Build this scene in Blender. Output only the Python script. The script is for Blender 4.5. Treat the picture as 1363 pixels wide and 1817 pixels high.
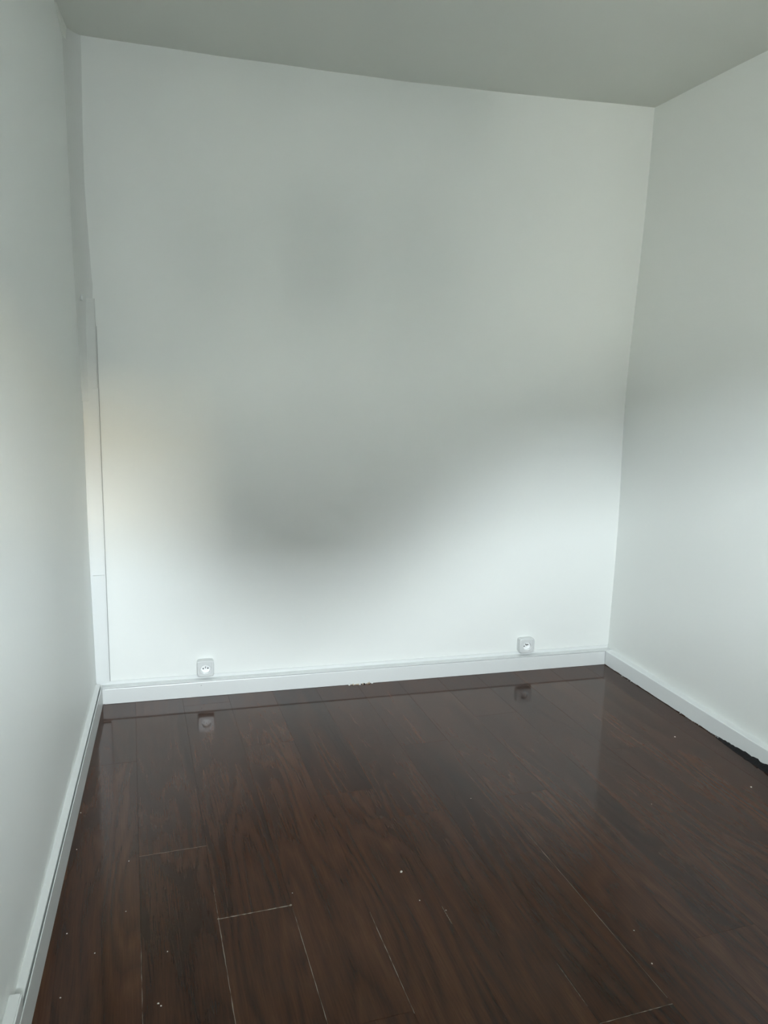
import bpy, bmesh, math, random
from mathutils import Vector, Matrix, noise

random.seed(7)
scene = bpy.context.scene
for o in list(bpy.data.objects):
    bpy.data.objects.remove(o)

# ------------------------------------------------------------------ camera
cam_data = bpy.data.cameras.new('camera')
cam = bpy.data.objects.new('camera', cam_data)
scene.collection.objects.link(cam)
CAM = Vector((0.348889, 0.0, 1.360309))
R = [[0.96598019, 0.25776397, 0.02097653],
     [-0.25727027, 0.94952303, 0.17949378],
     [0.02634933, -0.17878408, 0.98353544]]          # columns: right, forward, up
cam.matrix_world = Matrix(((R[0][0], R[0][2], -R[0][1], CAM.x),
                           (R[1][0], R[1][2], -R[1][1], CAM.y),
                           (R[2][0], R[2][2], -R[2][1], CAM.z),
                           (0, 0, 0, 1)))
cam_data.sensor_fit = 'VERTICAL'
cam_data.sensor_height = 24.0
cam_data.lens = 1369.23 / 1817.0 * 24.0
cam_data.clip_start = 0.02
cam_data.clip_end = 200
scene.camera = cam

# ------------------------------------------------------------------ sky, sun, exposure
SKY = 100.0
world = bpy.data.worlds.new('overcast_sky')
scene.world = world
world.use_nodes = True
bg = world.node_tree.nodes['Background']
bg.inputs['Color'].default_value = (0.87, 0.955, 1.0, 1)
bg.inputs['Strength'].default_value = SKY

sun_data = bpy.data.lights.new('sun', 'SUN')
sun_data.energy = 122.0
sun_data.color = (1.0, 0.93, 0.80)
sun_data.angle = math.radians(2)
sun = bpy.data.objects.new('sun', sun_data)
scene.collection.objects.link(sun)
sun.rotation_euler = (math.radians(-52), 0, math.radians(14))   # from behind this building, onto the houses opposite

vs = scene.view_settings
scene.display_settings.display_device = 'sRGB'
vs.view_transform = 'Standard'
vs.look = 'None'
vs.gamma = 1.0
vs.use_curve_mapping = False
vs.exposure = 1.64

cy = scene.cycles
cy.max_bounces = 11
cy.diffuse_bounces = 8
cy.glossy_bounces = 4
cy.sample_clamp_indirect = 0
cy.caustics_reflective = False
cy.use_denoising = True
cy.use_guiding = True
cy.use_surface_guiding = True
cy.use_volume_guiding = False
cy.guiding_training_samples = 64

# ------------------------------------------------------------------ room numbers (metres)
D, H, Y0 = 3.159, 2.503, -0.85
def left_x(y, z):
    return 0.0134 * (1 - z / H) - 0.0046 * (D - y)
def right_x(y, z):
    w = 2.3494 + 0.0125 * z / H + 0.038 * (D - y)
    w -= 0.020 * math.exp(-((z - 1.32) / 0.48) ** 2) * math.exp(-((D - y) / 0.7) ** 2)
    return w
def ceil_z(x, y):
    t = max(0, min(1, x / 2.36))
    return 2.5 + 0.007 * t - 0.019 * math.sin(math.pi * t) * math.exp(-((D - y) / 0.8) ** 2)
AX, AZ, AW, AH = 0.50, 1.74, 0.48, 0.46      # the open window behind the camera

# ------------------------------------------------------------------ helpers
def link(o, parent=None):
    scene.collection.objects.link(o)
    if parent is not None:
        o.parent = parent
    return o

def obj(name, bm, mat, parent=None, smooth=False):
    me = bpy.data.meshes.new(name)
    bmesh.ops.recalc_face_normals(bm, faces=bm.faces[:])
    bm.to_mesh(me)
    bm.free()
    me.materials.append(mat)
    if smooth:
        for p in me.polygons:
            p.use_smooth = True
    return link(bpy.data.objects.new(name, me), parent)

def structure(o):
    o['kind'] = 'structure'
    return o

def tag(o, label, cat, group=None):
    o['label'] = label
    o['category'] = cat
    if group:
        o['group'] = group
    return o

def box(bm, x0, x1, y0, y1, z0, z1):
    v = [bm.verts.new((x, y, z)) for x in (x0, x1) for y in (y0, y1) for z in (z0, z1)]
    for f in ((0, 1, 3, 2), (4, 6, 7, 5), (0, 4, 5, 1), (2, 3, 7, 6), (0, 2, 6, 4), (1, 5, 7, 3)):
        bm.faces.new([v[i] for i in f])
    return v

def grid_slab(nu, nv, front, back):
    """a solid slab whose front face is an uneven grid; front/back map (u, v) to points"""
    bm = bmesh.new()
    F = [[bm.verts.new(front(i / nu, j / nv)) for j in range(nv + 1)] for i in range(nu + 1)]
    B = {}
    def b(i, j):
        if (i, j) not in B:
            B[(i, j)] = bm.verts.new(back(i / nu, j / nv))
        return B[(i, j)]
    for i in range(nu):
        for j in range(nv):
            bm.faces.new((F[i][j], F[i + 1][j], F[i + 1][j + 1], F[i][j + 1]))
    for i in range(nu):
        bm.faces.new((F[i][0], b(i, 0), b(i + 1, 0), F[i + 1][0]))
        bm.faces.new((F[i][nv], F[i + 1][nv], b(i + 1, nv), b(i, nv)))
    for j in range(nv):
        bm.faces.new((F[0][j], F[0][j + 1], b(0, j + 1), b(0, j)))
        bm.faces.new((F[nu][j], b(nu, j), b(nu, j + 1), F[nu][j + 1]))
    rim = [b(i, 0) for i in range(nu + 1)] + [b(nu, j) for j in range(1, nv + 1)] \
        + [b(i, nv) for i in range(nu - 1, -1, -1)] + [b(0, j) for j in range(nv - 1, 0, -1)]
    bm.faces.new(rim)
    return bm

def sweep(profile, path):
    """closed profile of (d, z) carried along path points: path(k) gives a function (d, z) -> xyz"""
    bm = bmesh.new()
    rings = [[bm.verts.new(p(d, z)) for d, z in profile] for p in path]
    n = len(profile)
    for a, b in zip(rings[:-1], rings[1:]):
        for i in range(n):
            bm.faces.new((a[i], a[(i + 1) % n], b[(i + 1) % n], b[i]))
    bm.faces.new(rings[0])
    bm.faces.new(rings[-1][::-1])
    return bm

# ------------------------------------------------------------------ materials
def new_mat(name):
    m = bpy.data.materials.new(name)
    m.use_nodes = True
    nt = m.node_tree
    return m, nt, nt.nodes['Principled BSDF']

def mixcol(nt, blend='MIX'):
    n = nt.nodes.new('ShaderNodeMix')
    n.data_type = 'RGBA'
    n.blend_type = blend
    return n

def paint(name, col, rough=0.55, bump=0.15, scale=60, var=0.03, spec=0.3, stroke=(1, 1, 1)):
    m, nt, b = new_mat(name)
    tc = nt.nodes.new('ShaderNodeTexCoord')
    mp = nt.nodes.new('ShaderNodeMapping')
    mp.inputs['Scale'].default_value = stroke
    n1 = nt.nodes.new('ShaderNodeTexNoise'); n1.inputs['Scale'].default_value = scale; n1.inputs['Detail'].default_value = 4
    n2 = nt.nodes.new('ShaderNodeTexNoise'); n2.inputs['Scale'].default_value = 2.2; n2.inputs['Detail'].default_value = 3
    nt.links.new(tc.outputs['Object'], mp.inputs['Vector'])
    nt.links.new(mp.outputs['Vector'], n1.inputs['Vector'])
    nt.links.new(tc.outputs['Object'], n2.inputs['Vector'])
    mx = mixcol(nt)
    mx.inputs[6].default_value = tuple(c * (1 - var) for c in col) + (1,)
    mx.inputs[7].default_value = tuple(min(1, c * (1 + var)) for c in col) + (1,)
    nt.links.new(n2.outputs['Fac'], mx.inputs[0])
    nt.links.new(mx.outputs[2], b.inputs['Base Color'])
    bp = nt.nodes.new('ShaderNodeBump'); bp.inputs['Strength'].default_value = bump; bp.inputs['Distance'].default_value = 0.002
    nt.links.new(n1.outputs['Fac'], bp.inputs['Height'])
    nt.links.new(bp.outputs['Normal'], b.inputs['Normal'])
    b.inputs['Roughness'].default_value = rough
    b.inputs['Specular IOR Level'].default_value = spec
    return m

M_wall = paint('wall_paint', (0.70, 0.717, 0.697), 0.6, 0.12, 45, 0.012)
M_wall_l = paint('rolled_wall_paint', (0.765, 0.785, 0.77), 0.5, 0.25, 26, 0.015, stroke=(1, 3.0, 0.35))
M_ceil = paint('ceiling_paint', (0.66, 0.675, 0.635), 0.8, 0.15, 50, 0.015)
M_rear = paint('taupe_wall_paint', (0.30, 0.29, 0.27), 0.6, 0.12, 45, 0.012)
M_trunk = paint('white_trunking_plastic', (0.63, 0.648, 0.642), 0.38, 0.05, 30, 0.01, 0.5)
def shade_tinted():
    """white plastic with the shade of the upper corner painted in as a soft grey"""
    m, nt, b = new_mat('shade_tinted_plastic')
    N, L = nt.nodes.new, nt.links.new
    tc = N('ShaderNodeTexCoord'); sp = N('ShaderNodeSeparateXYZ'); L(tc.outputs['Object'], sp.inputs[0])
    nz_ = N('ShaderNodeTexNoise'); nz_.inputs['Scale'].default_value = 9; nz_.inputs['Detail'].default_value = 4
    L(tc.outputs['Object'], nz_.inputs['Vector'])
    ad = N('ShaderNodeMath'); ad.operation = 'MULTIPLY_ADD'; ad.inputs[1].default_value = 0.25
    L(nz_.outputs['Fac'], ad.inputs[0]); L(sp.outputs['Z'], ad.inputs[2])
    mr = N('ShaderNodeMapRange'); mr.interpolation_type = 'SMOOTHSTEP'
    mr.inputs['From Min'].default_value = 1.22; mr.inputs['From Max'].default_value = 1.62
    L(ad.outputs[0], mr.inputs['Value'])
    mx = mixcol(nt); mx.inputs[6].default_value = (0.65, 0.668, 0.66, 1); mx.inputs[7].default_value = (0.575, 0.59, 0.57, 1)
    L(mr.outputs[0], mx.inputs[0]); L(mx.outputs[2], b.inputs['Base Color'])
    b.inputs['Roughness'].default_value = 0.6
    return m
M_shade_tint = shade_tinted()  # grey towards the top stands in for shade in the corner
M_socket = paint('socket_plastic', (0.60, 0.617, 0.612), 0.3, 0.0, 30, 0.0, 0.5)
M_insert = paint('socket_insert_plastic', (0.76, 0.775, 0.77), 0.25, 0.0, 30, 0.0, 0.5)
M_board = paint('painted_board', (0.70, 0.722, 0.72), 0.45, 0.08, 30, 0.01, 0.4)
M_dark = paint('dark_hole', (0.02, 0.02, 0.02), 0.8, 0, 20, 0.0)
M_seam = paint('dusty_joint', (0.22, 0.23, 0.22), 0.9, 0, 20, 0.1)
M_black = paint('black_underlay', (0.012, 0.012, 0.013), 0.9, 0.6, 300, 0.2)
M_crumb = paint('plaster', (0.62, 0.58, 0.54), 0.9, 0.3, 300, 0.1)
M_filler = paint('dusty_filler', (0.23, 0.195, 0.16), 0.9, 0.3, 400, 0.3)
M_chip = paint('chipped_plaster', (0.50, 0.42, 0.32), 0.9, 0.4, 300, 0.25)
M_metal, _nt, _b = new_mat('pin_metal')
_b.inputs['Base Color'].default_value = (0.35, 0.35, 0.34, 1); _b.inputs['Metallic'].default_value = 1.0; _b.inputs['Roughness'].default_value = 0.3
M_screed = paint('screed', (0.03, 0.028, 0.026), 0.95, 0.3, 60, 0.2)

def wood():
    m, nt, b = new_mat('dark_walnut_laminate')
    N, L = nt.nodes.new, nt.links.new
    tc = N('ShaderNodeTexCoord'); oi = N('ShaderNodeObjectInfo')
    off = N('ShaderNodeVectorMath'); off.operation = 'SCALE'; off.inputs[0].default_value = (37.0, 91.0, 13.0)
    L(oi.outputs['Random'], off.inputs['Scale'])
    add = N('ShaderNodeVectorMath'); add.operation = 'ADD'
    L(tc.outputs['Object'], add.inputs[0]); L(off.outputs[0], add.inputs[1])
    def stretched(sx, sy, scale, detail, rough=0.5, dist=0.0):
        mp = N('ShaderNodeMapping'); mp.inputs['Scale'].default_value = (sx, sy, 1)
        L(add.outputs[0], mp.inputs['Vector'])
        n = N('ShaderNodeTexNoise'); n.inputs['Scale'].default_value = scale
        n.inputs['Detail'].default_value = detail; n.inputs['Roughness'].default_value = rough
        n.inputs['Distortion'].default_value = dist
        L(mp.outputs['Vector'], n.inputs['Vector'])
        return n
    big = stretched(7.0, 0.95, 1.0, 1.5, 0.4)               # growth figure: its contour lines are the cathedrals
    mul = N('ShaderNodeMath'); mul.operation = 'MULTIPLY'; mul.inputs[1].default_value = 11.0
    L(big.outputs['Fac'], mul.inputs[0])
    jit = stretched(60, 5, 1.0, 3, 0.6)
    ja = N('ShaderNodeMath'); ja.operation = 'MULTIPLY_ADD'; ja.inputs[1].default_value = 0.5
    L(jit.outputs['Fac'], ja.inputs[0]); L(mul.outputs[0], ja.inputs[2])
    fr = N('ShaderNodeMath'); fr.operation = 'FRACT'; L(ja.outputs[0], fr.inputs[0])
    ring = N('ShaderNodeValToRGB')
    ring.color_ramp.elements[0].position = 0.0; ring.color_ramp.elements[0].color = (0.25, 0.25, 0.25, 1)
    e = ring.color_ramp.elements.new(0.35); e.color = (0.75, 0.75, 0.75, 1)
    ring.color_ramp.elements[1].position = 0.35
    ring.color_ramp.elements[-1].position = 1.0; ring.color_ramp.elements[-1].color = (0.12, 0.12, 0.12, 1)
    L(fr.outputs[0], ring.inputs[0])
    fine = stretched(260, 9, 1.0, 4, 0.7)
    wide = stretched(10, 0.9, 1.0, 4, 0.55)
    a1 = N('ShaderNodeMath'); a1.operation = 'MULTIPLY_ADD'; a1.inputs[1].default_value = 0.26
    L(ring.outputs['Color'], a1.inputs[0])
    s1 = N('ShaderNodeMath'); s1.operation = 'MULTIPLY'; s1.inputs[1].default_value = 0.46
    L(fine.outputs['Fac'], s1.inputs[0])
    s2 = N('ShaderNodeMath'); s2.operation = 'MULTIPLY_ADD'; s2.inputs[1].default_value = 0.56
    L(wide.outputs['Fac'], s2.inputs[0]); L(s1.outputs[0], s2.inputs[2])
    L(s2.outputs[0], a1.inputs[2])
    pr = N('ShaderNodeMath'); pr.operation = 'MULTIPLY_ADD'; pr.inputs[1].default_value = 0.10
    L(oi.outputs['Random'], pr.inputs[0]); L(a1.outputs[0], pr.inputs[2])
    ramp = N('ShaderNodeValToRGB')
    el = ramp.color_ramp.elements
    el[0].position = 0.43; el[0].color = (0.0120, 0.0050, 0.0030, 1)
    el[1].position = 1.02; el[1].color = (0.0950, 0.0380, 0.0185, 1)
    mid = el.new(0.73); mid.color = (0.0500, 0.0190, 0.0093, 1)
    L(pr.outputs[0], ramp.inputs[0])
    L(ramp.outputs['Color'], b.inputs['Base Color'])
    b.inputs['IOR'].default_value = 1.37
    rr = N('ShaderNodeMapRange'); rr.inputs['To Min'].default_value = 0.06; rr.inputs['To Max'].default_value = 0.12
    L(fine.outputs['Fac'], rr.inputs['Value']); L(rr.outputs[0], b.inputs['Roughness'])
    bp = N('ShaderNodeBump'); bp.inputs['Strength'].default_value = 0.035; bp.inputs['Distance'].default_value = 0.0006
    L(a1.outputs[0], bp.inputs['Height']); L(bp.outputs['Normal'], b.inputs['Normal'])
    return m
M_wood = wood()

# ------------------------------------------------------------------ room shell
def wob(p, a=0.0016, s=1.6):
    return a * noise.noise(Vector(p) * s)

T = 0.22
bm = grid_slab(24, 60,
               lambda u, v: (-0.1 + 2.75 * u, D + wob((u * 3, 5, v * 3)), -0.02 + 2.6 * v),
               lambda u, v: (-0.1 + 2.75 * u, D + T, -0.02 + 2.6 * v))
structure(obj('wall_back', bm, M_wall, smooth=False))
def lw(u, v):
    y = Y0 + (D + 0.02 - Y0) * u; z = -0.02 + 2.6 * v
    return (left_x(y, z) + wob((y * 1.3, z, 2), 0.003), y, z)
bm = grid_slab(40, 40, lw, lambda u, v: (-T, Y0 + (D + 0.02 - Y0) * u, -0.02 + 2.6 * v))
structure(obj('wall_left', bm, M_wall_l, smooth=False))
def rw(u, v):
    y = Y0 + (D + 0.02 - Y0) * u; z = -0.02 + 2.6 * v
    return (right_x(y, z) + wob((y, z, 9), 0.002), y, z)
bm = grid_slab(40, 50, rw, lambda u, v: (2.58 + T, Y0 + (D + 0.02 - Y0) * u, -0.02 + 2.6 * v))
structure(obj('wall_right', bm, M_wall, smooth=False))
def cl(u, v):
    x = -0.05 + 2.65 * u; y = Y0 - 0.02 + (D + 0.06 - Y0) * v
    return (x, y, ceil_z(x, y) + wob((x * 2, y * 2, 4), 0.0025, 2.2))
bm = grid_slab(36, 40, cl, lambda u, v: (-0.05 + 2.65 * u, Y0 - 0.02 + (D + 0.06 - Y0) * v, 2.75))
structure(obj('ceiling', bm, M_ceil, smooth=False))

# ceiling-coloured wedge added for the dark of the notch in the left corner
bm = bmesh.new()
q = [bm.verts.new(p) for p in ((-0.012, 2.86, 2.503), (-0.012, 3.112, 2.503), (-0.012, 3.104, 2.455), (0.004, 2.90, 2.503), (0.0125, 3.112, 2.503), (0.0085, 3.104, 2.462))]
for f in ((0, 1, 2), (3, 5, 4), (0, 3, 4, 1), (1, 4, 5, 2), (2, 5, 3, 0)):
    bm.faces.new([q[i] for i in f])
obj('notch_wedge', bm, M_ceil, bpy.data.objects['ceiling'])

# rear wall with its window opening
bm = bmesh.new()
x0, x1, z0, z1 = AX - AW / 2, AX + AW / 2, AZ - AH / 2, AZ + AH / 2
RT = 0.04
box(bm, -T, x0, Y0 - RT, Y0, -0.02, 2.75)
box(bm, x1, 2.8, Y0 - RT, Y0, -0.02, 2.75)
box(bm, x0, x1, Y0 - RT, Y0, -0.02, z0)
box(bm, x0, x1, Y0 - RT, Y0, z1, 2.75)
structure(obj('wall_rear', bm, M_rear))
bm = bmesh.new()
for a in ((x0 - .04, x0, z0 - .04, z1 + .04), (x1, x1 + .04, z0 - .04, z1 + .04), (x0, x1, z0 - .04, z0), (x0, x1, z1, z1 + .04)):
    box(bm, a[0], a[1], Y0, Y0 + 0.015, a[2], a[3])
structure(obj('window_1', bm, M_trunk))
pd = bpy.data.lights.new('window_portal', 'AREA'); pd.shape = 'RECTANGLE'; pd.size = AW; pd.size_y = AH
pd.cycles.is_portal = True
po = link(bpy.data.objects.new('window_portal', pd)); po.location = (AX, Y0 - RT, AZ)
po.rotation_euler = (math.radians(90), 0, 0)

# ------------------------------------------------------------------ floor: screed slab and laminate planks
bm = bmesh.new(); box(bm, -T, 2.8, Y0 - 0.1, D + T, -0.25, -0.010)
floor = structure(obj('floor', bm, M_screed))
PW = 0.1860
ANG = math.atan(0.055)
ca, sa = math.cos(ANG), math.sin(ANG)
def room_clip(poly):
    def clip(pts, f):
        out = []
        for i in range(len(pts)):
            a, b = pts[i], pts[(i + 1) % len(pts)]
            fa, fb = f(a), f(b)
            if fa >= 0: out.append(a)
            if fa * fb < 0:
                t = fa / (fa - fb); out.append((a[0] + (b[0] - a[0]) * t, a[1] + (b[1] - a[1]) * t))
        return out
    poly = clip(poly, lambda p: p[0] - 0.018)
    poly = clip(poly, lambda p: (2.3494 + 0.038 * (D - p[1]) - 0.012) - p[0]) if poly else poly
    poly = clip(poly, lambda p: p[1] - (Y0 + 0.01)) if poly else poly
    poly = clip(poly, lambda p: (D - 0.012) - p[1]) if poly else poly
    return poly
# local plank frame: s across, t along; s axis = (ca, sa), t axis = (-sa, ca)
def to_world(s, t): return (ca * s - sa * t, sa * s + ca * t)
def to_local(x, y): return (ca * x + sa * y, -sa * x + ca * y)
S0 = to_local(0.426, 1.745)[0]
ends = {-2: 2.62, -1: 2.07, 0: 1.765, 1: 2.66, 2: 2.27, 3: 2.10, 4: 1.258, 5: 2.14, 6: 2.72, 7: 1.93, 8: 2.35, 9: 1.70, 10: 2.5}
PL = 1.29
for k in range(-4, 13):
    sa0, sb0 = S0 + PW * k, S0 + PW * (k + 1)
    xm = 0.5 * (sa0 + sb0)
    te = to_local(xm + 0.0, ends.get(k, 2.0 + 0.37 * (k % 3)))[1]
    # end joint measured at the plank centre, in world y
    te = (ends.get(k, 2.0) - sa * xm) / ca
    for j in range(-3, 3):
        t0, t1 = te + PL * j, te + PL * (j + 1)
        poly = room_clip([to_world(sa0, t0), to_world(sb0, t0), to_world(sb0, t1), to_world(sa0, t1)])
        if len(poly) < 3: continue
        cx, cyy = to_world(xm, (t0 + t1) / 2)
        loc = [to_local(p[0] - cx, p[1] - cyy) for p in poly]
        g = 0.0003
        mx_ = sum(p[0] for p in loc) / len(loc); my_ = sum(p[1] for p in loc) / len(loc)
        def shrink(p, d):
            return (p[0] - math.copysign(min(d, abs(p[0] - mx_)), p[0] - mx_), p[1] - math.copysign(min(d, abs(p[1] - my_)), p[1] - my_))
        dz = random.uniform(-0.00012, 0.00008)
        b = bmesh.new()
        A = [b.verts.new((*shrink(p, 0.00012 + g), dz)) for p in loc]
        B = [b.verts.new((*shrink(p, 0.00012), dz - 0.0003)) for p in loc]
        C = [b.verts.new((*shrink(p, 0.00012), -0.009)) for p in loc]
        b.faces.new(A)
        n = len(A)
        for i in range(n):
            b.faces.new((A[i], A[(i + 1) % n], B[(i + 1) % n], B[i]))
            b.faces.new((B[i], B[(i + 1) % n], C[(i + 1) % n], C[i]))
        b.faces.new(C[::-1])
        pl = obj('plank', b, M_wood, floor)
        pl.location = (cx, cyy, 0)
        pl.rotation_euler = (0, 0, ANG)

# pale dust and filler caught in the open joints, ragged along their length
def joint_line(x0, y0, x1, y1, w=0.0011, n=26, seed=0, taper=(0, 0)):
    rnd = random.Random(seed)
    b = bmesh.new()
    dx, dy = x1 - x0, y1 - y0
    L_ = math.hypot(dx, dy); nx, ny = -dy / L_, dx / L_
    rows = []
    for i in range(n + 1):
        t = i / n
        ww = w * rnd.uniform(0.05, 1.05) * 0.85
        if t < 0.15: ww *= 1 - taper[0] * (1 - t / 0.15)
        if t > 0.85: ww *= 1 - taper[1] * (t - 0.85) / 0.15
        o = rnd.uniform(-0.0003, 0.0003)
        px, py = x0 + dx * t, y0 + dy * t
        rows.append((b.verts.new((px + nx * (o - ww), py + ny * (o - ww), 0.0001)),
                     b.verts.new((px + nx * o, py + ny * o, 0.0007)),
                     b.verts.new((px + nx * (o + ww), py + ny * (o + ww), 0.0001))))
    for a, c in zip(rows[:-1], rows[1:]):
        for i in range(2):
            b.faces.new((a[i], a[i + 1], c[i + 1], c[i]))
    return obj('joint_filler', b, M_filler, floor)
def plank_edge(k, ya, yb):
    s = S0 + PW * k
    def xy(y): 
        t = (y - sa * s) / ca
        return to_world(s, t)
    return (*xy(ya), *xy(yb))
def plank_end(k, y):
    s0, s1 = S0 + PW * k, S0 + PW * (k + 1)
    t = (y - sa * (s0 + s1) / 2) / ca
    return (*to_world(s0, t), *to_world(s1, t))
joint_line(*plank_end(0, 1.765), w=0.0020, seed=1)
joint_line(*plank_edge(0, 1.36, 1.757), w=0.0012, seed=2)
joint_line(*plank_edge(0, 1.757, 1.90), w=0.0006, seed=3, taper=(0, 1))
joint_line(*plank_edge(1, 1.36, 1.76), w=0.0010, seed=4, taper=(0, 1))
joint_line(*plank_edge(-1, 1.40, 1.76), w=0.0008, seed=5, taper=(0, 1))
joint_line(*plank_edge(2, 1.37, 1.70), w=0.0010, seed=6, taper=(0, 1))
joint_line(*plank_edge(5, 1.28, 1.95), w=0.0009, seed=7, taper=(0, 1))
joint_line(*plank_end(4, 1.258), w=0.0012, seed=8)
joint_line(*plank_edge(4, 1.30, 1.43), w=0.0008, seed=9, taper=(1, 1))
joint_line(*plank_edge(3, 1.61, 1.68), w=0.0010, seed=10, taper=(1, 1))
joint_line(*plank_end(-1, 2.07), w=0.0003, seed=11)

# crumb of filler at the two broken corners
def lump(name, x, y, z, r, mat, parent=None, flat=0.6, seed=0):
    b = bmesh.new()
    bmesh.ops.create_icosphere(b, subdivisions=1, radius=1.0)
    rnd = random.Random(seed)
    sx, sy = rnd.uniform(0.7, 1.3), rnd.uniform(0.7, 1.3)
    for v in b.verts:
        f = rnd.uniform(0.75, 1.2)
        v.co = Vector((v.co.x * sx * f * r, v.co.y * sy * f * r, max(-0.6, v.co.z) * f * r * flat))
    zmin = min(v.co.z for v in b.verts)
    for v in b.verts: v.co.z -= zmin
    o = obj(name, b, mat, parent)
    o.location = (x, y, z)
    o.rotation_euler = (0, 0, rnd.uniform(0, 6.28))
    return o
e = plank_end(0, 1.765)
lump('filler_crumb', e[0], e[1], 0, 0.0045, M_filler, floor, 0.25, 31)
lump('filler_crumb', e[2] - 0.003, e[3], 0, 0.0045, M_filler, floor, 0.25, 32)

# ------------------------------------------------------------------ baseboards (plastic cable trunking)
def back_path(xs): return [(lambda d, z, x=x: (x, D - d, z)) for x in xs]
xs = [left_x(D, 0) + 0.002, 0.6, 1.2, 1.8, 2.347]
FZ = 0.0005
prof = [(-0.004, FZ), (0.0262, FZ), (0.0262, 0.0650), (0.0170, 0.0655), (0.0170, 0.0690), (0.0315, 0.0690), (0.0312, 0.0722), (0.0045, 0.0740), (0.0035, 0.0875), (-0.004, 0.0880)]
base_b = structure(obj('baseboard_back', sweep(prof, back_path(xs)), M_trunk))
def cover_path(x0, x1, n, amp, seed):
    rnd = random.Random(seed); out = []
    for i in range(n + 1):
        x = x0 + (x1 - x0) * i / n; o = rnd.uniform(-amp, amp)
        out.append(lambda d, z, x=x, o=o: (x, D - d, z + (o if z > 0.03 else 0)))
    return out
cp = [(0.0262, 0.001), (0.0300, 0.001), (0.0302, 0.062), (0.0290, 0.0655), (0.0262, 0.0660)]
for a, c, s in ((0.045, 0.4085, 1), (0.4095, 2.318, 2)):
    obj('trunking_cover', sweep(cp, cover_path(a, c, 12, 0.0003, s)), M_trunk, base_b)
lump('nail_hole', 0.427, D - 0.0308, 0.050, 0.0018, M_seam, base_b, 0.8, 5)
# knocked patch at the foot of the cover
rnd = random.Random(12)
for i in range(13):
    x = 1.06 + 0.10 * i / 12
    lump('chip', x + rnd.uniform(-.003, .003), D - 0.0305 - rnd.uniform(0, 0.006), 0.0, rnd.uniform(0.003, 0.0065), M_chip if i % 3 else M_trunk, base_b, rnd.uniform(0.4, 0.8), 50 + i)
lump('chip', 1.128, D - 0.034, 0.0, 0.005, M_black, base_b, 0.6, 77)

# left trunking: taller front, flat ledge, open groove
def left_path(ys):
    return [(lambda d, z, y=y: (left_x(y, 0) + d, y, z)) for y in ys]
ys = [Y0 + 0.02, 0.4, 1.0, 1.6, 2.2, 2.7, D - 0.031]
prof = [(-0.004, FZ), (0.0213, FZ), (0.0213, 0.0600), (0.0178, 0.0605), (0.0178, 0.0880), (0.0172, 0.0890), (-0.004, 0.0890)]
base_l = structure(obj('baseboard_left', sweep(prof, left_path(ys)), M_trunk))
cp = [(0.0213, 0.001), (0.0245, 0.001), (0.0245, 0.0850), (0.0238, 0.0865), (0.0222, 0.0865), (0.0213, 0.0600)]
for a, c in ((Y0 + 0.02, 2.13), (2.131, D - 0.0315)):
    obj('trunking_cover', sweep(cp, left_path([a, (a + c) / 2, c])), M_trunk, base_l)
b = bmesh.new()                                              # junction cap clipped over the ledge
vs_ = box(b, left_x(1.4, 0) - 0.002, left_x(1.4, 0) + 0.0235, 1.30, 1.475, 0.086, 0.125)
bmesh.ops.bevel(b, geom=b.edges[:], offset=0.003, segments=2, affect='EDGES')
obj('junction_cap', b, M_trunk, base_l)

# right baseboard: plain board, worn along the floor
def right_path(ys, rag=0.0, seed=0):
    rnd = random.Random(seed); out = []
    for y in ys:
        o = rnd.uniform(0, rag)
        out.append(lambda d, z, y=y, o=o: (2.3494 + 0.038 * (D - y) - d, y, z + (o if z < 0.01 else 0)))
    return out
ys = [Y0 + 0.02 + (D - 0.031 - Y0 - 0.02) * i / 150 for i in range(151)]
prof = [(-0.02, 0.0008), (0.030, 0.0008), (0.030, 0.0670), (0.0275, 0.0690), (0.004, 0.0715), (-0.02, 0.0715)]
base_r = structure(obj('baseboard_right', sweep(prof, right_path(ys, 0.0035, 3)), M_board))
# open, ragged gap where the flooring stops short: black underlay shows in a torn strip
rnd = random.Random(4)
b = bmesh.new(); rows = []
n = 60
for i in range(n + 1):
    t = i / n
    y = 2.36 - 0.62 * t
    xr = 2.3494 + 0.038 * (D - y) - 0.0295
    w = 0.002 + 0.022 * math.sin(math.pi * min(1, t * 1.15 + 0.02)) ** 0.8 + rnd.uniform(-0.0015, 0.0015)
    h = 0.004 + 0.015 * math.sin(math.pi * min(1, t * 1.1 + 0.02)) * rnd.uniform(0.5, 1.1)
    rows.append((b.verts.new((xr - w, y, 0.0003)), b.verts.new((xr - w * 0.55 + rnd.uniform(-.001, .001), y, 0.0022)),
                 b.verts.new((xr - 0.0015, y, max(0.003, h))), b.verts.new((xr + 0.002, y, max(0.003, h) * 0.9))))
for a, c in zip(rows[:-1], rows[1:]):
    for i in range(3):
        b.faces.new((a[i], a[i + 1], c[i + 1], c[i]))
gap = obj('torn_underlay', b, M_black, floor)
gap['label'] = 'torn black underlay strip'
for i in range(34):                                           # flakes of paint left along the edge
    y = rnd.choice((rnd.uniform(2.30, 2.60), rnd.uniform(2.0, 2.4), rnd.uniform(2.3, 2.5), rnd.uniform(2.85, 3.05)))
    xr = 2.3494 + 0.038 * (D - y) - 0.030
    lump('paint_flake', xr - rnd.uniform(0.0, 0.005), y, rnd.uniform(0, 0.004), rnd.uniform(0.0012, 0.0032), M_trunk, base_r, 0.5, 200 + i)

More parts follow.
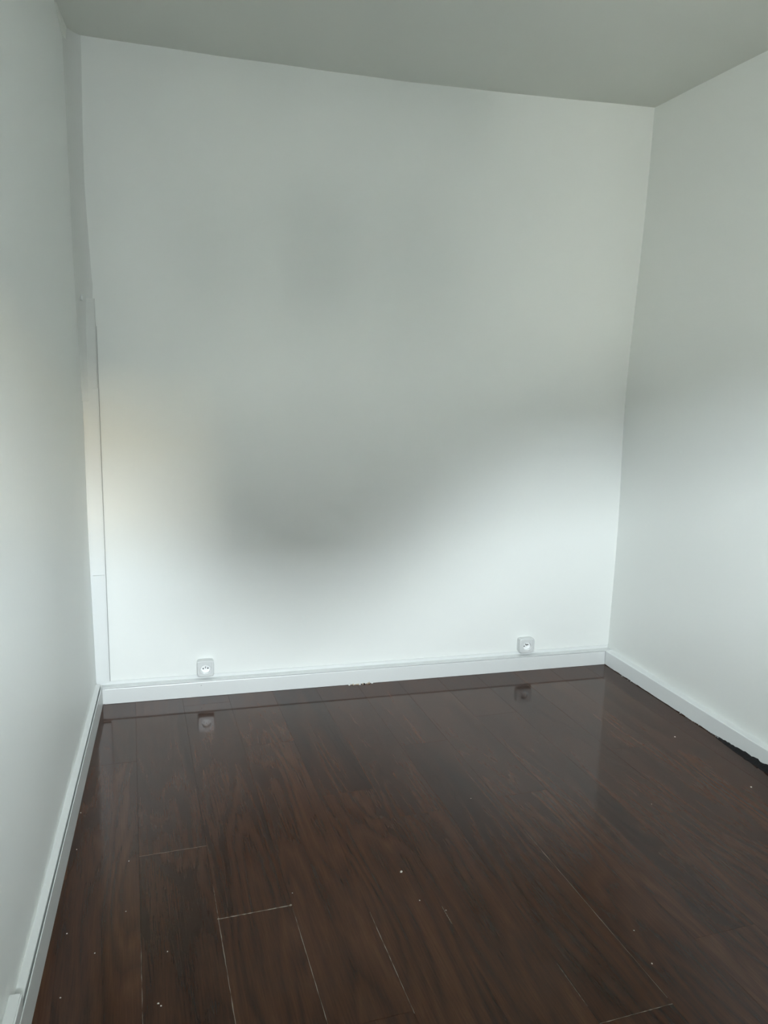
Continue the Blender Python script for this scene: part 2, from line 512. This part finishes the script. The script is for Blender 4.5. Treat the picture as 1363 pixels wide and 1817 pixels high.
# ------------------------------------------------------------------ vertical trunking in the left corner
bm = bmesh.new()
def vbox(bm, x0, x1, d0, d1, z0, z1, bev=0.0025):
    b2 = bmesh.new()
    box(b2, x0, x1, D - d1, D - d0, z0, z1)
    bmesh.ops.bevel(b2, geom=[e for e in b2.edges if abs(e.verts[0].co.z - e.verts[1].co.z) > 0.01], offset=bev, segments=2, affect='EDGES')
    me = bpy.data.meshes.new('tmp'); b2.to_mesh(me); b2.free(); bm.from_mesh(me); bpy.data.meshes.remove(me)
def slanted(z): return 0.0
vbox(bm, -0.01, 0.0655, -0.004, 0.013, 0.0885, 1.27)
trim = structure(obj('trim_1', bm, M_trunk))
bm = bmesh.new(); vbox(bm, 0.017, 0.0635, 0.0125, 0.0165, 0.0890, 0.5375); obj('trunking_cover', bm, M_trunk, trim)
bm = bmesh.new(); vbox(bm, 0.016, 0.0635, 0.0125, 0.0165, 0.5385, 1.27); obj('trunking_cover', bm, M_shade_tint, trim)
bm = bmesh.new(); vbox(bm, -0.01, 0.0640, -0.004, 0.0155, 1.2705, 1.60); obj('trunking_cover', bm, M_shade_tint, trim)
bm = bmesh.new(); vbox(bm, 0.0660, 0.0668, -0.001, 0.0035, 0.0885, 1.50, 0.0002); obj('open_joint', bm, M_seam, trim)
# upper run buried in a plastered fillet
bm = bmesh.new(); rows = []
nz = 40
for i in range(nz + 1):
    z = 1.22 + (2.52 - 1.22) * i / nz
    f = min(1, (z - 1.22) / 0.45)
    row = []
    xs_ = ((1.22, 0.040), (1.50, 0.050), (1.66, 0.0600), (2.0, 0.0500), (2.6, 0.0540))
    for (za, xa_), (zb, xb_) in zip(xs_[:-1], xs_[1:]):
        if za <= z <= zb: xr_ = xa_ + (xb_ - xa_) * (z - za) / (zb - za)
    for j in range(11):
        t = j / 10
        xl = left_x(D, z) - 0.004
        yd = (0.062 * f + 0.018) * (1 - t) ** 1.7 + (0.016 * (1 - f)) - 0.0015
        row.append(bm.verts.new((xl + (xr_ - xl) * t + wob((t, z * 4, 1), 0.001 * (j not in (0, 10)), 2), D - yd, z)))
    row.append(bm.verts.new((-0.06, D + 0.05, z)))
    rows.append(row)
for a, c in zip(rows[:-1], rows[1:]):
    for j in range(12):
        bm.faces.new((a[j], a[(j + 1) % 12], c[(j + 1) % 12], c[j]))
bm.faces.new(rows[0]); bm.faces.new(rows[-1][::-1])
obj('plaster_fillet', bm, M_shade_tint, trim, smooth=False)
lump('paint_drip', 0.024, D - 0.06, 1.588, 0.006, M_trunk, trim, 2.2, 8)

# ------------------------------------------------------------------ wall sockets
def make_socket(x, z, w, h, depth, turn, label):
    root = bpy.data.objects.new('wall_socket', None); link(root)
    root.location = (x, D, z)
    root.empty_display_size = 0.03
    tag(root, label, 'socket', 'wall sockets above the back baseboard')
    N_ = 48
    def rsq(a, hw, hh, r):
        """rounded square at angle a"""
        c, s = math.cos(a), math.sin(a)
        p = 7.0
        k = (abs(c / hw) ** p + abs(s / hh) ** p) ** (-1 / p)
        return (c * k, s * k)
    zc = h / 2
    cz = zc - 0.002
    def ring(b, fn, y):
        return [b.verts.new((fn(2 * math.pi * i / N_)[0], y, fn(2 * math.pi * i / N_)[1])) for i in range(N_)]
    def strip(b, r1, r2):
        for i in range(N_):
            b.faces.new((r1[i], r1[(i + 1) % N_], r2[(i + 1) % N_], r2[i]))
    sq = lambda k: (lambda a: (lambda p: (p[0], p[1] + zc))(rsq(a, w / 2 - k, h / 2 - k, 0)))
    ci = lambda r: (lambda a: (r * math.cos(a), cz + r * math.sin(a)))
    b = bmesh.new()                                           # surface box and its plate
    loops = [ring(b, sq(0.0), -0.0005), ring(b, sq(0.0), -depth + 0.003), ring(b, sq(0.003), -depth),
             ring(b, sq(0.0085), -depth), ring(b, sq(0.0093), -depth + 0.0012), ring(b, sq(0.0101), -depth + 0.0002),
             ring(b, ci(0.0212), -depth + 0.0002), ring(b, ci(0.0212), -depth + 0.004)]
    for r1, r2 in zip(loops[:-1], loops[1:]): strip(b, r1, r2)
    b.faces.new(loops[0][::-1])
    obj('plate', b, M_socket, root)
    b = bmesh.new()                                           # round well
    loops = [ring(b, ci(0.0206), -depth + 0.004), ring(b, ci(0.0206), -depth - 0.0006), ring(b, ci(0.0190), -depth - 0.0006),
             ring(b, ci(0.0182), -depth + 0.014)]
    for r1, r2 in zip(loops[:-1], loops[1:]): strip(b, r1, r2)
    b.faces.new(loops[-1])
    ins = obj('socket_insert', b, M_insert, root)
    c, s = math.cos(turn), math.sin(turn)
    def disc(name, px, pz, r, y0, y1, mat):
        bb = bmesh.new()
        q = (px * c - pz * s, px * s + pz * c)
        loops = [[bb.verts.new((q[0] + r * math.cos(2 * math.pi * i / 14), y, cz + q[1] + r * math.sin(2 * math.pi * i / 14))) for i in range(14)] for y in (y0, y1)]
        for i in range(14):
            bb.faces.new((loops[0][i], loops[0][(i + 1) % 14], loops[1][(i + 1) % 14], loops[1][i]))
        bb.faces.new(loops[1]); bb.faces.new(loops[0][::-1])
        return obj(name, bb, mat, ins)
    disc('contact_hole', -0.0095, 0.0, 0.0029, -depth + 0.0145, -depth + 0.0132, M_dark)
    disc('contact_hole', 0.0095, 0.0, 0.0029, -depth + 0.0145, -depth + 0.0132, M_dark)
    disc('earth_pin', 0.0, 0.0065, 0.0024, -depth + 0.0145, -depth + 0.001, M_metal)
    return root
make_socket(0.446, 0.0880, 0.069, 0.069, 0.034, 0.06, 'white square wall socket nearer the left corner, above the back baseboard')
make_socket(1.905, 0.0880, 0.074, 0.070, 0.034, 0.35, 'white square wall socket nearer the right corner, above the back baseboard')

# ------------------------------------------------------------------ crumbs on the floor
crumbs = [(2.187, 2.388, 3.2, 'single pale crumb on the floor near the middle of the right baseboard'),
          (2.216, 2.007, 2.8, 'pale crumb on the floor nearest the right edge, beside the black gap'),
          (0.924, 1.835, 3.4, 'largest pale plaster crumb in the middle of the dark floor')]
others = [(0.196, 2.05, 2.2, 'pale speck just left of the faint plank end joint near the left baseboard'),
          (0.050, 2.137, 2.2, 'pale speck against the left baseboard, level with the faint plank end joint'),
          (0.619, 1.816, 1.6, 'pinpoint speck just beyond the right end of the pale plank end joint'),
          (0.939, 1.713, 1.8, 'small speck between the largest crumb and the short pale scratch'),
          (0.067, 1.79, 2.4, 'pale speck beside the left baseboard, left of the pale plank end joint'),
          (0.138, 1.708, 2.2, 'pale speck on the leftmost planks, a hand away from the left baseboard'),
          (0.079, 1.587, 2.6, 'pale speck beside the left baseboard, nearest the bottom edge of the photo'),
          (0.285, 1.523, 2.6, 'left one of the two touching specks near the bottom left of the floor'),
          (0.291, 1.515, 2.0, 'right one of the two touching specks near the bottom left of the floor'),
          (0.303, 1.675, 2.0, 'lone speck in the middle of a plank, above the two touching specks'),
          (1.43, 1.486, 1.9, 'upper one of two specks right of the long pale plank joint'),
          (1.409, 1.378, 2.2, 'lower one of two specks right of the long pale plank joint'),
          (1.816, 1.988, 1.6, 'lone tiny speck on the right side of the floor, well left of the black gap'),
          (1.251, 2.147, 1.6, 'lone tiny speck beyond the upper end of the long pale plank joint'),
          (0.040, 2.329, 1.6, 'farthest tiny speck along the foot of the left baseboard'),
          (0.994, 1.662, 1.6, 'tiny speck touching the short pale scratch right of the largest crumb'),
          (0.20, 1.84, 1.4, 'faint speck left of the pale plank end joint, on the next plank seam')]
for i, (x, y, r, lab) in enumerate(crumbs):
    tag(lump('plaster_crumb', x, y, 0.0002, r * 1.15 / 1000, M_crumb, None, 0.6, 300 + i), lab, 'crumb', 'plaster crumbs on the floor')
for i, (x, y, r, lab) in enumerate(others):
    tag(lump('plaster_crumb', x, y, 0.0002, r * 0.85 / 1000, M_crumb, None, 0.5, 320 + i), lab, 'crumb', 'plaster crumbs on the floor')

# ------------------------------------------------------------------ outside the window, behind the camera
M_street = paint('asphalt', (0.22, 0.22, 0.21), 0.9, 0.2, 8, 0.1)
M_render_g = paint('grey_render', (0.185, 0.19, 0.185), 0.9, 0.1, 12, 0.05)
M_render_c = paint('cream_render', (0.72, 0.60, 0.44), 0.9, 0.1, 12, 0.05)
M_render_b = paint('brick_brown_render', (0.24, 0.20, 0.17), 0.9, 0.1, 12, 0.05)
M_render_w = paint('pale_render', (0.33, 0.33, 0.31), 0.9, 0.1, 12, 0.05)
M_render_k = paint('dark_render', (0.14, 0.145, 0.15), 0.9, 0.1, 12, 0.05)
M_slate = paint('slate_roof', (0.10, 0.10, 0.105), 0.7, 0.3, 20, 0.1)
M_glass = paint('dark_window_glass', (0.03, 0.035, 0.04), 0.1, 0, 5, 0.0)
GZ = -3.2
bm = bmesh.new(); box(bm, -40, 40, -45, Y0 - 0.4, GZ - 0.3, GZ)
structure(obj('street', bm, M_street))
bm = bmesh.new(); box(bm, -3.0, 5.0, Y0 - RT - 1.75, Y0 - RT - 0.01, 2.76, 2.92)  # unseen slab added to keep the high sky off the near floor
blocker = tag(obj('blocker_slab', bm, M_render_w), 'added unseen balcony slab overhanging the window opening', 'blocker')
YH = Y0 - 14.0
def P(az, el):
    a = math.radians(az)
    return (AX + 14 * math.tan(a), AZ + 14 / math.cos(a) * math.tan(math.radians(el)))
def prism(name, pts, y0, y1, mat, parent):
    b = bmesh.new()
    A = [b.verts.new((x, y0, z)) for x, z in pts]; B = [b.verts.new((x, y1, z)) for x, z in pts]
    b.faces.new(A); b.faces.new(B[::-1])
    for i in range(len(pts)):
        b.faces.new((A[i], B[i], B[(i + 1) % len(pts)], A[(i + 1) % len(pts)]))
    return obj(name, b, mat, parent)
def house(label, outline, wallmat, topmat, zsplit, wins, roofmat=None):
    root = bpy.data.objects.new('town_house', None); link(root); root.location = (outline[0][0], YH, GZ)
    tag(root, label, 'house', 'houses across the street')
    o = Vector(root.location)
    loc = [(x - o.x, z - o.z) for x, z in outline]
    zs = zsplit - o.z
    xa, xb = loc[0][0], loc[-1][0]
    prism('wall', [(xa, 0), (xa, zs), (xb, zs), (xb, 0)], 0, -7, wallmat, root)
    prism('upper_wall', [(xa, zs)] + [(x, max(zs, z - 0.15)) for x, z in loc] + [(xb, zs)], 0.03, -7, topmat, root)
    prism('roof', loc + [(x, z - 0.16) for x, z in loc[::-1]], 0.15, -7.2, roofmat or M_slate, root)
    for (x, z, w, h) in wins:
        b = bmesh.new(); box(b, x, x + w, 0.0, 0.05, z, z + h); obj('window', b, M_glass, root)
    return root
A_ = [P(-17.7, 11.5), P(-8.3, 18.5), P(-1.8, 19.0), P(3.2, 15.8)]
house('grey gabled town house straight across the street', A_, M_render_g, M_slate, P(-7, 9.6)[1],
      [(1.0, 1.0, .9, 1.5), (2.6, 1.0, .9, 1.5), (4.0, 1.0, .8, 1.5), (1.8, 4.0, .9, 1.4), (3.4, 4.0, .9, 1.4)])
B_ = [P(-57.2, 4.4), P(-31.6, 7.8), P(-24.7, 10.1), P(-17.8, 11.4)]
house('low pale town house with a long sloping roof across the street', B_, M_render_w, M_slate, P(-27, 5.5)[1],
      [(3.0, 1.0, .9, 1.4), (6.0, 1.0, .9, 1.4), (9.5, 1.0, .9, 1.4)])
C_ = [P(3.25, 13.6), P(5.8, 12.9), P(30, 9.0), P(48, 7.0)]
house('town house with a cream upper floor across the street', C_, M_render_k, M_render_c, P(4, 9.2)[1],
      [(3.5, 1.0, .9, 1.4), (6.0, 1.0, .9, 1.4)], M_render_c)
